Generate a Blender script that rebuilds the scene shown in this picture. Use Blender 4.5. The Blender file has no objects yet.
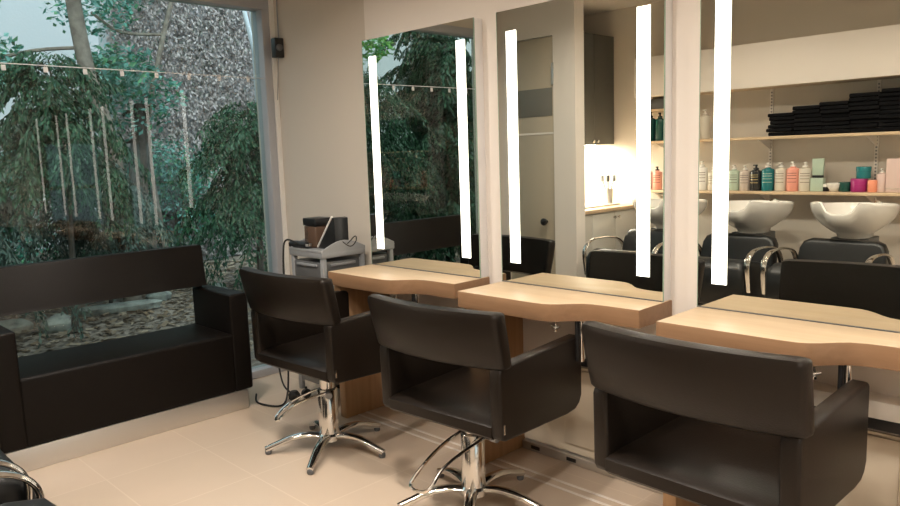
import bpy, bmesh, math, random
from mathutils import Vector, Matrix
random.seed(7)
PI = math.pi
C = bpy.context.scene.collection
S = bpy.context.scene

# ------------------------------------------------------------------ materials
def mat(name, col, rough=.5, metal=0., spec=.5, bump=None, emit=None, es=0., var=None, coat=0., trans=0., sheen=0.):
    m = bpy.data.materials.new(name); m.use_nodes = True
    nt = m.node_tree; b = nt.nodes['Principled BSDF']
    b.inputs['Base Color'].default_value = (*col, 1)
    b.inputs['Roughness'].default_value = rough
    b.inputs['Metallic'].default_value = metal
    b.inputs['Specular IOR Level'].default_value = spec
    b.inputs['Coat Weight'].default_value = coat
    b.inputs['Transmission Weight'].default_value = trans
    if sheen: b.inputs['Sheen Weight'].default_value = sheen
    if emit:
        b.inputs['Emission Color'].default_value = (*emit, 1); b.inputs['Emission Strength'].default_value = es
    tc = nt.nodes.new('ShaderNodeTexCoord')
    if var:                                       # (scale, second colour)
        n = nt.nodes.new('ShaderNodeTexNoise'); n.inputs['Scale'].default_value = var[0]; n.inputs['Detail'].default_value = 4
        nt.links.new(tc.outputs['Object'], n.inputs['Vector'])
        r = nt.nodes.new('ShaderNodeValToRGB'); r.color_ramp.elements[0].position = .35; r.color_ramp.elements[1].position = .65
        r.color_ramp.elements[0].color = (*col, 1); r.color_ramp.elements[1].color = (*var[1], 1)
        nt.links.new(n.outputs['Fac'], r.inputs['Fac']); nt.links.new(r.outputs['Color'], b.inputs['Base Color'])
    if bump:                                      # (scale, strength)
        n = nt.nodes.new('ShaderNodeTexNoise'); n.inputs['Scale'].default_value = bump[0]; n.inputs['Detail'].default_value = 3
        nt.links.new(tc.outputs['Object'], n.inputs['Vector'])
        k = nt.nodes.new('ShaderNodeBump'); k.inputs['Strength'].default_value = bump[1]; k.inputs['Distance'].default_value = .004
        nt.links.new(n.outputs['Fac'], k.inputs['Height']); nt.links.new(k.outputs['Normal'], b.inputs['Normal'])
    return m

def leafmat(name, cols, rough=.45):
    m = bpy.data.materials.new(name); m.use_nodes = True; nt = m.node_tree; b = nt.nodes['Principled BSDF']
    g = nt.nodes.new('ShaderNodeNewGeometry'); r = nt.nodes.new('ShaderNodeValToRGB')
    e = r.color_ramp.elements
    e[0].color = (*cols[0], 1); e[1].color = (*cols[-1], 1)
    for i, c in enumerate(cols[1:-1]):
        q = e.new((i+1)/(len(cols)-1)); q.color = (*c, 1)
    nt.links.new(g.outputs['Random Per Island'], r.inputs['Fac'])
    nt.links.new(r.outputs['Color'], b.inputs['Base Color'])
    b.inputs['Roughness'].default_value = rough; b.inputs['Specular IOR Level'].default_value = .3
    tr = nt.nodes.new('ShaderNodeBsdfTranslucent'); nt.links.new(r.outputs['Color'], tr.inputs['Color'])
    mx = nt.nodes.new('ShaderNodeMixShader'); mx.inputs[0].default_value = .3
    nt.links.new(b.outputs[0], mx.inputs[1]); nt.links.new(tr.outputs[0], mx.inputs[2])
    nt.links.new(mx.outputs[0], nt.nodes['Material Output'].inputs['Surface'])
    return m

def woodmat(name, a, b_, scale=(1.2, 26, 26)):
    m = mat(name, a, .38, spec=.4); nt = m.node_tree; b = nt.nodes['Principled BSDF']
    tc = nt.nodes.new('ShaderNodeTexCoord'); mp = nt.nodes.new('ShaderNodeMapping'); mp.inputs['Scale'].default_value = scale
    n = nt.nodes.new('ShaderNodeTexNoise'); n.inputs['Scale'].default_value = 1.6; n.inputs['Detail'].default_value = 6; n.inputs['Distortion'].default_value = .4
    r = nt.nodes.new('ShaderNodeValToRGB'); r.color_ramp.elements[0].position = .3; r.color_ramp.elements[1].position = .7
    r.color_ramp.elements[0].color = (*b_, 1); r.color_ramp.elements[1].color = (*a, 1)
    nt.links.new(tc.outputs['Object'], mp.inputs['Vector']); nt.links.new(mp.outputs[0], n.inputs['Vector'])
    nt.links.new(n.outputs['Fac'], r.inputs['Fac']); nt.links.new(r.outputs[0], b.inputs['Base Color'])
    return m

def tilemat():
    m = mat('tile', (.5, .4, .3), .28, spec=.45); nt = m.node_tree; b = nt.nodes['Principled BSDF']
    tc = nt.nodes.new('ShaderNodeTexCoord'); mp = nt.nodes.new('ShaderNodeMapping')
    mp.inputs['Location'].default_value = (3.36, -1.09, 0)
    br = nt.nodes.new('ShaderNodeTexBrick'); br.offset = 0; br.inputs['Scale'].default_value = 1
    br.inputs['Brick Width'].default_value = .47; br.inputs['Row Height'].default_value = .47
    br.inputs['Mortar Size'].default_value = .0035; br.inputs['Mortar Smooth'].default_value = .3
    br.inputs['Color1'].default_value = (.56, .46, .365, 1); br.inputs['Color2'].default_value = (.60, .49, .39, 1)
    br.inputs['Mortar'].default_value = (.63, .53, .43, 1)
    n = nt.nodes.new('ShaderNodeTexNoise'); n.inputs['Scale'].default_value = 5; n.inputs['Detail'].default_value = 5
    mx = nt.nodes.new('ShaderNodeMix'); mx.data_type = 'RGBA'; mx.blend_type = 'MULTIPLY'; mx.inputs[0].default_value = .35
    r = nt.nodes.new('ShaderNodeValToRGB'); r.color_ramp.elements[0].color = (.8, .78, .76, 1); r.color_ramp.elements[1].color = (1, 1, 1, 1)
    nt.links.new(tc.outputs['Object'], mp.inputs[0]); nt.links.new(mp.outputs[0], br.inputs['Vector'])
    nt.links.new(tc.outputs['Object'], n.inputs['Vector']); nt.links.new(n.outputs['Fac'], r.inputs['Fac'])
    nt.links.new(br.outputs['Color'], mx.inputs[6]); nt.links.new(r.outputs[0], mx.inputs[7])
    nt.links.new(mx.outputs[2], b.inputs['Base Color'])
    return m

def glassmat():
    m = bpy.data.materials.new('window_glass'); m.use_nodes = True; nt = m.node_tree
    nt.nodes.remove(nt.nodes['Principled BSDF'])
    t = nt.nodes.new('ShaderNodeBsdfTransparent'); t.inputs[0].default_value = (.86, .93, .9, 1)
    g = nt.nodes.new('ShaderNodeBsdfGlossy'); g.inputs['Roughness'].default_value = 0
    f = nt.nodes.new('ShaderNodeFresnel'); f.inputs['IOR'].default_value = 1.62
    mx = nt.nodes.new('ShaderNodeMixShader')
    g2 = nt.nodes.new('ShaderNodeNewGeometry'); sb = nt.nodes.new('ShaderNodeMath'); sb.operation = 'SUBTRACT'; sb.inputs[0].default_value = 1
    ml = nt.nodes.new('ShaderNodeMath'); ml.operation = 'MULTIPLY'           # reflect once per pane, on the face the ray meets first
    nt.links.new(g2.outputs['Backfacing'], sb.inputs[1]); nt.links.new(f.outputs[0], ml.inputs[0]); nt.links.new(sb.outputs[0], ml.inputs[1])
    nt.links.new(ml.outputs[0], mx.inputs[0]); nt.links.new(t.outputs[0], mx.inputs[1]); nt.links.new(g.outputs[0], mx.inputs[2])
    nt.links.new(mx.outputs[0], nt.nodes['Material Output'].inputs['Surface'])
    return m

def groundmat():
    m = mat('ground_litter', (.10, .07, .05), .9, bump=(60, 1)); nt = m.node_tree; b = nt.nodes['Principled BSDF']
    tc = nt.nodes.new('ShaderNodeTexCoord'); n = nt.nodes.new('ShaderNodeTexVoronoi'); n.inputs['Scale'].default_value = 24
    r = nt.nodes.new('ShaderNodeValToRGB'); r.color_ramp.elements[0].color = (.035, .024, .018, 1); r.color_ramp.elements[1].color = (.34, .27, .22, 1)
    nt.links.new(tc.outputs['Object'], n.inputs['Vector']); nt.links.new(n.outputs['Color'], r.inputs['Fac']); nt.links.new(r.outputs[0], b.inputs['Base Color'])
    return m

M = dict(
    wall=mat('beige_wall', (.60, .545, .475), .8, bump=(180, .12)),
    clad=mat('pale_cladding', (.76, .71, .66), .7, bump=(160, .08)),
    ceil=mat('ceiling_paint', (.72, .68, .62), .9),
    tile=tilemat(),
    leather=mat('dark_leather', (.0095, .0066, .0048), .38, spec=.24, bump=(220, .18)),
    leather2=mat('dark_leather_sofa', (.006, .0044, .0035), .45, spec=.14, bump=(220, .18)),
    leather3=mat('black_vinyl', (.010, .011, .012), .36, spec=.4, bump=(240, .15)),
    chrome=mat('chrome', (.75, .74, .72), .12, 1.),
    steel=mat('brushed_steel', (.62, .60, .57), .38, .85),
    alu=mat('window_aluminium', (.42, .43, .46), .5, .2),
    white=mat('white_lacquer', (.80, .78, .74), .3),
    mside=mat('mirror_side_lacquer', (.82, .81, .82), .35),
    cream=mat('cream_panel', (.60, .53, .42), .5),
    black=mat('black_plastic', (.012, .012, .013), .35),
    rubber=mat('black_rubber', (.015, .015, .015), .7),
    grey=mat('grey_plastic', (.20, .205, .21), .4),
    lgrey=mat('light_grey_plastic', (.27, .28, .29), .4),
    dgrey=mat('dark_grey_plastic', (.11, .112, .115), .4),
    mirror=mat('mirror_glass', (.72, .73, .67), 0., 1.),
    strip=mat('frosted_light', (.9, .9, .85), .5, emit=(1, .96, .85), es=3.2),
    edge=mat('mirror_edge_glass', (.30, .42, .34), .2),
    wood=woodmat('light_oak', (.59, .45, .30), (.52, .385, .245)),
    woodleg=woodmat('light_oak_upright', (.46, .28, .15), (.38, .22, .11), (26, 26, 1.2)),
    woodedge=woodmat('oak_edge_band', (.29, .17, .095), (.245, .14, .075)),
    shelfw=woodmat('shelf_wood', (.62, .48, .32), (.52, .38, .24)),
    ceramic=mat('white_ceramic', (.78, .76, .72), .14, coat=.3),
    cab=mat('dark_cabinet', (.10, .098, .085), .45),
    cabw=mat('pale_cabinet', (.55, .53, .48), .45),
    top=woodmat('worktop_wood', (.62, .46, .30), (.52, .36, .22)),
    towel=mat('black_towel', (.007, .007, .008), 1., spec=.1, bump=(120, .5)),
    glass=glassmat(),
    ground=groundmat(),
    bark=mat('bark', (.13, .10, .08), .9, bump=(40, 1.), var=(14, (.22, .18, .145))),
    barkd=mat('dark_bark', (.045, .036, .028), .9, bump=(40, 1.), var=(14, (.09, .075, .06))),
    stone=mat('garden_stone', (.16, .16, .145), .85, bump=(25, 1.), var=(9, (.33, .34, .30))),
    render=mat('outdoor_render', (.50, .50, .52), .9, bump=(30, .6)),
    rod=mat('white_rod', (.75, .80, .85), .3),
    string=mat('white_string', (.75, .76, .78), .6),
    brown=mat('brown_tinted_plastic', (.16, .10, .07), .15, trans=.35),
    doorgrey=mat('grey_glass_panel', (.17, .165, .145), .6),
    door=mat('taupe_door', (.44, .385, .30), .55),
    leaf_d=leafmat('leaf_dark', [(.006, .022, .010), (.014, .055, .024), (.035, .10, .05), (.012, .035, .014), (.06, .14, .07)]),
    leaf_e=leafmat('leaf_greyed', [(.03, .055, .04), (.07, .11, .085), (.16, .20, .165), (.02, .035, .028)]),
    leaf_m=leafmat('leaf_mid', [(.02, .09, .04), (.05, .20, .10), (.14, .34, .20), (.03, .12, .05)]),
    leaf_b=leafmat('leaf_bright', [(.10, .28, .06), (.20, .45, .10), (.12, .35, .16), (.35, .6, .15)]),
    leaf_c=leafmat('leaf_bluish', [(.04, .17, .11), (.11, .34, .26), (.30, .55, .50), (.03, .11, .06), (.16, .40, .20)]),
    leaf_i=leafmat('leaf_dry', [(.22, .18, .17), (.50, .42, .40), (.66, .57, .56), (.14, .15, .12), (.56, .48, .50)], .8),
    chips=leafmat('chip', [(.11, .075, .05), (.26, .18, .12), (.46, .36, .27), (.06, .042, .03)], .8),
)

# ------------------------------------------------------------------ mesh helpers
def new(): return bmesh.new()
def add_box(bm, x0, x1, y0, y1, z0, z1, bev=0., seg=2, mtx=None):
    r = bmesh.ops.create_cube(bm, size=1.0); vs = r['verts']
    for v in vs:
        v.co = Vector(((x0+x1)/2 + v.co.x*(x1-x0), (y0+y1)/2 + v.co.y*(y1-y0), (z0+z1)/2 + v.co.z*(z1-z0)))
    if bev:
        es = list({e for v in vs for e in v.link_edges})
        q = bmesh.ops.bevel(bm, geom=es, offset=min(bev, .49*min(x1-x0, y1-y0, z1-z0)), segments=seg, profile=.5, affect='EDGES')
        vs = list({v for f in q['faces'] for v in f.verts} | {v for v in vs if v.is_valid})
    if mtx is not None:
        for v in vs: v.co = mtx @ v.co
    return vs
def add_prism(bm, pts, axis, a, b, bev=0., seg=2, mtx=None):
    """extrude a 2-D outline: axis 'x': pts=(y,z); 'y': pts=(x,z); 'z': pts=(x,y)"""
    def P(p, t): return {'x': (t, p[0], p[1]), 'y': (p[0], t, p[1]), 'z': (p[0], p[1], t)}[axis]
    A = [bm.verts.new(P(p, a)) for p in pts]; B = [bm.verts.new(P(p, b)) for p in pts]
    n = len(pts); fs = [bm.faces.new(A[::-1]), bm.faces.new(B)]
    for i in range(n): fs.append(bm.faces.new((A[i], A[(i+1) % n], B[(i+1) % n], B[i])))
    bmesh.ops.recalc_face_normals(bm, faces=fs)
    vs = A+B
    if bev:
        es = list(set(fs[0].edges) | set(fs[1].edges))
        q = bmesh.ops.bevel(bm, geom=es, offset=bev, segments=seg, profile=.5, affect='EDGES')
        vs = list({v for f in q['faces'] for v in f.verts} | {v for v in vs if v.is_valid})
    if mtx is not None:
        for v in vs: v.co = mtx @ v.co
    return vs
def add_lathe(bm, prof, c=(0, 0, 0), n=24, mtx=None):
    rings = []; vs = []
    for r, z in prof:
        if r < 1e-5: ring = [bm.verts.new((c[0], c[1], c[2]+z))]
        else: ring = [bm.verts.new((c[0]+r*math.cos(2*PI*i/n), c[1]+r*math.sin(2*PI*i/n), c[2]+z)) for i in range(n)]
        rings.append(ring); vs += ring
    fs = []
    for a, b in zip(rings, rings[1:]):
        for i in range(n):
            j = (i+1) % n
            q = [a[i % len(a)], a[j % len(a)], b[j % len(b)], b[i % len(b)]]
            q = list(dict.fromkeys(q))
            if len(q) > 2: fs.append(bm.faces.new(q))
    for ring in (rings[0], rings[-1]):
        if len(ring) > 1: fs.append(bm.faces.new(ring))
    bmesh.ops.recalc_face_normals(bm, faces=fs)
    if mtx is not None:
        for v in vs: v.co = mtx @ v.co
    return vs
def smooth_path(pts, k=6, closed=False):
    P = [Vector(p) for p in pts]; out = []
    n = len(P)
    rng = range(n if closed else n-1)
    for i in rng:
        p0 = P[(i-1) % n] if closed or i > 0 else P[0]; p1 = P[i]; p2 = P[(i+1) % n]
        p3 = P[(i+2) % n] if closed or i+2 < n else P[-1]
        for j in range(k):
            t = j/k
            out.append(.5*((2*p1)+(-p0+p2)*t+(2*p0-5*p1+4*p2-p3)*t*t+(-p0+3*p1-3*p2+p3)*t**3))
    if not closed: out.append(P[-1])
    return out
def add_tube(bm, pts, r, n=10, ry=None, side=None, closed=False):
    """tube along pts; r number or list; ry: second half-width for a flat band, side: direction of the r axis"""
    P = [Vector(p) for p in pts]; m = len(P); rings = []; up = None
    for i, p in enumerate(P):
        if closed: t = (P[(i+1) % m]-P[i-1])
        else: t = (P[min(i+1, m-1)]-P[max(i-1, 0)])
        t.normalize()
        if side is not None: a = Vector(side)
        elif up is None: a = Vector((0, 0, 1)) if abs(t.z) < .9 else Vector((1, 0, 0))
        else: a = up
        a = (a-t*a.dot(t)).normalized(); up = a; b = t.cross(a)
        ra = r[i] if isinstance(r, (list, tuple)) else r; rb = ry if ry is not None else ra
        rings.append([bm.verts.new(p+a*ra*math.cos(2*PI*k/n)+b*rb*math.sin(2*PI*k/n)) for k in range(n)])
    fs = []
    pairs = list(zip(rings, rings[1:])) + ([(rings[-1], rings[0])] if closed else [])
    for A, B in pairs:
        for k in range(n): fs.append(bm.faces.new((A[k], A[(k+1) % n], B[(k+1) % n], B[k])))
    if not closed: fs += [bm.faces.new(rings[0][::-1]), bm.faces.new(rings[-1])]
    bmesh.ops.recalc_face_normals(bm, faces=fs)
    return [v for q in rings for v in q]
def obj(name, bm, m, parent=None, smooth=True, ang=40):
    me = bpy.data.meshes.new(name); bm.to_mesh(me); bm.free()
    me.materials.append(m)
    if smooth:
        me.polygons.foreach_set('use_smooth', [True]*len(me.polygons))
        me.set_sharp_from_angle(angle=math.radians(ang))
    o = bpy.data.objects.new(name, me); C.objects.link(o)
    if parent: o.parent = parent
    return o
def raw(name, vs, fs, m, parent=None):
    me = bpy.data.meshes.new(name); me.from_pydata(vs, [], fs); me.materials.append(m)
    o = bpy.data.objects.new(name, me); C.objects.link(o)
    if parent: o.parent = parent
    return o
def tag(o, label, cat, group=None, kind=None):
    o['label'] = label; o['category'] = cat
    if group: o['group'] = group
    if kind: o['kind'] = kind
    return o
def thing(name, label, cat, loc=(0, 0, 0), rz=0, group=None):
    o = bpy.data.objects.new(name, None); C.objects.link(o); o.empty_display_size = .05
    o.location = loc; o.rotation_euler = (0, 0, rz)
    return tag(o, label, cat, group)
def struct(name, bm, m, parent=None, smooth=False):
    o = obj(name, bm, m, parent, smooth)
    if parent is None: o['kind'] = 'structure'
    return o
def copy_tree(o, parent=None):
    c = o.copy(); C.objects.link(c)
    if parent: c.parent = parent
    for ch in list(o.children): copy_tree(ch, c)
    return c
def dup(o, loc, rz=0, label=None, group=None):
    c = copy_tree(o); c.location = loc; c.rotation_euler = (0, 0, rz)
    if label: c['label'] = label
    if group: c['group'] = group
    return c
def box(name, m, parent, *a, bev=0., **k):
    b = new(); add_box(b, *a, bev=bev); return obj(name, b, m, parent)

# ------------------------------------------------------------------ measures
YG, YW = 2.5547, 2.6152         # mirror glass plane, cladding plane
M0, PIT, WM = -3.2235, .968, .8255
DH, DW = .805, .8315
WX = -4.22                      # inner face of the window wall
YN, XR, ZC = -.9, 4.0, 2.66
YS = .33                        # partition face

# ------------------------------------------------------------------ room
b = new(); add_box(b, WX-.25, XR+.1, YN-.1, 2.75, -.08, 0); struct('floor', b, M['tile'])
b = new(); add_box(b, WX-.25, XR+.1, YN-.1, 2.75, ZC, ZC+.08); struct('ceiling', b, M['ceil'])
b = new(); add_box(b, WX-.25, XR+.1, YW+.012, 2.75, 0, ZC); struct('wall_far', b, M['wall'])
b = new(); add_box(b, -3.268, XR, YW, YW+.014, 0, ZC); struct('trim_1', b, M['clad'])
b = new(); add_box(b, WX-.25, XR+.1, YN-.1, YN, 0, ZC); struct('wall_near', b, M['wall'])
# window wall: solid behind the partition, header, jamb strip
b = new(); add_box(b, WX-.25, WX, YN, YS+.05, 0, ZC)
add_box(b, WX-.25, WX, YS+.05, YW+.012, 2.40, ZC)
struct('wall_left', b, M['wall'])
# window frame and glass
w = bpy.data.objects.new('window_1', None); C.objects.link(w); w['kind'] = 'structure'
b = new()
add_box(b, WX-.10, WX+.012, 2.548, YW+.01, 0, 2.34, .004)
add_box(b, WX-.10, WX+.012, YS+.05, .44, 0, 2.34, .004)
add_box(b, WX-.10, WX+.012, YS+.05, YW+.01, 2.34, 2.40, .004)
add_box(b, WX-.10, WX+.012, .44, 2.548, 0, .05, .004)
obj('window_frame', b, M['alu'], w)
b = new(); add_box(b, WX-.055, WX-.049, .44, 2.548, .05, 2.34); obj('window_pane', b, M['glass'], w, False)
# thin pale trim line in the corner by the window
b = new(); add_box(b, WX+.012, WX+.03, 2.60, YW+.013, 0, 2.66, .002); struct('trim_2', b, M['white'])
# right wall with the shop front (seen as a reflection in the garden window)
b = new()
add_box(b, XR, XR+.1, YN, 2.63, 2.15, ZC); add_box(b, XR, XR+.1, YN, -.7, 0, 2.15); add_box(b, XR, XR+.1, .25, .55, 0, 2.15)
add_box(b, XR, XR+.1, 1.5, 2.63, 0, 2.15)
struct('wall_right', b, M['clad'])
for n_, y0, y1 in (('window_2', -.7, .25), ('window_3', .55, 1.5)):
    w = bpy.data.objects.new(n_, None); C.objects.link(w); w['kind'] = 'structure'
    b = new()
    add_box(b, XR-.01, XR+.06, y0, y0+.05, 0, 2.15); add_box(b, XR-.01, XR+.06, y1-.05, y1, 0, 2.15)
    add_box(b, XR-.01, XR+.06, y0+.05, y1-.05, 1.75, 2.15); add_box(b, XR-.01, XR+.06, y0+.05, y1-.05, 0, .35); add_box(b, XR-.01, XR+.06, y0+.05, y1-.05, 1.05, 1.1)
    obj('window_frame', b, M['white'], w)
    b = new(); add_box(b, XR+.02, XR+.026, y0+.05, y1-.05, .35, 1.75); obj('window_pane', b, M['glass'], w, False)
# partition with a flush door beside the sofa
b = new(); add_box(b, -3.64, -3.43, YS-.12, YS, 0, ZC); add_box(b, WX, -4.13, YS-.12, YS, 0, ZC); add_box(b, -4.13, -3.64, YS-.12, YS, 2.3, ZC)
struct('wall_inner', b, M['clad'])
d = bpy.data.objects.new('door_1', None); C.objects.link(d); d['kind'] = 'structure'
box('door_leaf', M['door'], d, -4.125, -3.645, YS-.06, YS-.012, .01, 2.295, bev=.003)
box('door_panel', M['doorgrey'], d, -4.1, -3.66, YS-.014, YS-.006, 1.68, 1.90, bev=.002)
box('door_rail', M['clad'], d, -4.12, -3.65, YS-.014, YS-.008, 1.535, 1.55)
b = new(); add_lathe(b, [(0, 0), (.012, 0), (.012, .02), (.028, .03), (.03, .05), (.02, .06), (0, .062)], n=16, mtx=Matrix.Translation((-3.73, YS-.012, .83)) @ Matrix.Rotation(-PI/2, 4, 'X'))
obj('door_knob', b, M['black'], d)
box('door_hinge', M['steel'], d, -3.655, -3.63, YS-.004, YS+.008, 1.92, 2.09, bev=.003)
# two thin pale strips laid on the floor along the stations, under the desks
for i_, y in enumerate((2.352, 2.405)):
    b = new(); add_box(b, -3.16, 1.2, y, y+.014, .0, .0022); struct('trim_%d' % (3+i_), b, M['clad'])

# ------------------------------------------------------------------ mirrors and desks
def desk_outline():
    return [(0, -.36), (.30, -.362), (.42, -.362), (.47, -.358), (.50, -.345), (.53, -.322), (.56, -.29), (.59, -.266), (.63, -.252), (.68, -.246), (.76, -.245), (DW, -.243), (DW, 0), (0, 0)]
def make_desk():
    t = thing('styling_desk', '', 'desk')
    b = new(); add_prism(b, desk_outline(), 'z', DH-.072, DH, .004, 2); tt = obj('tabletop', b, M['wood'], t, ang=25); tt.data.materials.append(M['woodedge'])
    for p in tt.data.polygons:
        if abs(p.normal.z) < .5: p.material_index = 1
    b = new(); add_box(b, .018, .07, -.34, 0, 0.001, DH-.072, .003); obj('leg', b, M['woodleg'], t)
    # hair dryer holder hanging under the top, bag hook at the front edge
    b = new(); add_tube(b, [(.585, -.258, DH-.072), (.585, -.258, DH-.235)], .011, 12); h = obj('dryer_holder', b, M['chrome'], t)
    b = new(); add_box(b, .560, .573, -.272, -.238, DH-.235, DH-.0725, .003); obj('holder_sleeve', b, M['black'], h)
    b = new(); add_tube(b, [(.515, -.335, DH-.0725), (.515, -.335, DH-.092)], .004, 8)
    add_tube(b, smooth_path([(.495, -.335, DH-.088), (.51, -.337, DH-.094), (.52, -.337, DH-.094), (.535, -.335, DH-.088)], 4), .004, 8)
    add_lathe(b, [(0, 0), (.008, 0), (.008, .008), (0, .008)], (.515, -.337, DH-.110), 12); add_tube(b, [(.515, -.337, DH-.104), (.515, -.337, DH-.092)], .003, 6); obj('bag_hook', b, M['chrome'], t)
    return t
def make_mirror():
    t = thing('lit_mirror', '', 'mirror')
    z1 = 2.02
    b = new(); add_box(b, 0, WM, -.0605+.006, 0, DH, z1, .002); obj('casing', b, M['mside'], t)
    b = new(); add_box(b, .0, WM, -.0605, -.0605+.0055, DH, z1); g = obj('mirror_pane', b, M['mirror'], t, False)
    for xa in (-.002, WM-.0005):
        b = new(); add_box(b, xa, xa+.0025, -.061, -.055, DH, z1); obj('pane_edge', b, M['edge'], g, False)
    b = new(); add_box(b, 0, WM, -.0655, -.0610, DH+.0002, DH+.0035); obj('base_seal', b, M['dgrey'], t, False)
    for x in (.055, .711):
        b = new(); add_box(b, x, x+.0565, -.0635, -.0600, .898, 1.93, .001); obj('light_strip', b, M['strip'], t, False)
    return t
desk = make_desk(); mir = make_mirror()
DL = ['light oak styling desk nearest the trolley, under the garden-side mirror', 'light oak styling desk in the middle, between the two other desks', 'light oak styling desk nearest the camera at the right edge', 'light oak styling desk beyond the right edge of the photo']
ML = ['tall lit mirror over the desk beside the trolley, reflecting the garden', 'tall lit mirror over the middle desk, reflecting the kitchenette', 'tall lit mirror over the right desk, reflecting the wash basins', 'tall lit mirror beyond the right edge of the photo']
for k in range(4):
    x = M0 + k*PIT
    o = desk if k == 0 else copy_tree(desk); o.location = (x, YW, 0); o['label'] = DL[k]; o['group'] = 'styling desks along the mirror wall'
    o = mir if k == 0 else copy_tree(mir); o.location = (x, YW, 0); o['label'] = ML[k]; o['group'] = 'lit mirrors along the wall'
# low wall unit running between the desk uprights: plinth strip, cream doors, black slot and white ledge
def make_unit(k):
    t = thing('wall_cabinet_unit', '', 'cabinet', (M0+k*PIT, YW, 0), 0, 'low units under the desks')
    x0, x1 = .075, PIT+.01
    box('body', M['cream'], t, x0, x1, -.012, 0, .05, .452)
    box('door', M['cream'], t, x0+.24, x0+.60, -.020, -.0125, .092, .44, bev=.002)
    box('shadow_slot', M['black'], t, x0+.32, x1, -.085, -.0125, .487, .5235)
    box('ledge', M['white'], t, x0+.32, x1, -.09, 0, .524, .582, bev=.004)
    p = box('plinth', M['steel'], t, x0, x1, -.03, 0, .001, .042, bev=.002)
    for q in (.055, .26):
        box('socket', M['black'], p, x0+q, x0+q+.05, -.033, -.0302, .014, .03)
    return t
UL = ['cream low unit with metal plinth under the desk by the trolley', 'cream low unit with metal plinth and recessed door under the middle desk', 'cream low unit with white ledge and black slot under the right desk']
for k in range(3): make_unit(k)['label'] = UL[k]

# ------------------------------------------------------------------ styling chairs
def arc_panel(bm, hw0, hw1, y0, y1, z0, z1, bulge, th, n=16, rz=6):
    """curved slab: back face bows towards -y; bottom z0 (half width hw0, y0), top z1 (hw1, y1)"""
    rings = []
    S_ = [-1, -.992, -.975, -.94] + [-.9+1.8*i/n for i in range(n+1)] + [.94, .975, .992, 1]
    for s in S_:
        ring = []; a_ = abs(s); e = .45 if a_ == 1 else .75 if a_ > .98 else .93 if a_ > .96 else 1.0
        k = {1: .86, .992: .92, .975: .965, .94: .99}.get(a_, 1.0)
        for v, off in [(0.02, 0), (.06, -.010), (.5, -.014), (.90, -.012), (.975, -.004), (1.0, th*.5), (.975, th+.004), (.5, th+.004), (.06, th), (.01, th*.7)]:
            o2 = th*.5+(off-th*.5)*e; v2 = .5+(v-.5)*k
            hw = hw0+(hw1-hw0)*v2; y = y0+(y1-y0)*v2 - bulge*(1-s*s)
            ring.append(bm.verts.new((s*hw, y+o2, z0+(z1-z0)*v2)))
        rings.append(ring)
    fs = []; m = len(rings[0])
    for A, B in zip(rings, rings[1:]):
        for k in range(m): fs.append(bm.faces.new((A[k], A[(k+1) % m], B[(k+1) % m], B[k])))
    fs += [bm.faces.new(rings[0][::-1]), bm.faces.new(rings[-1])]
    bmesh.ops.recalc_face_normals(bm, faces=fs)
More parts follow.
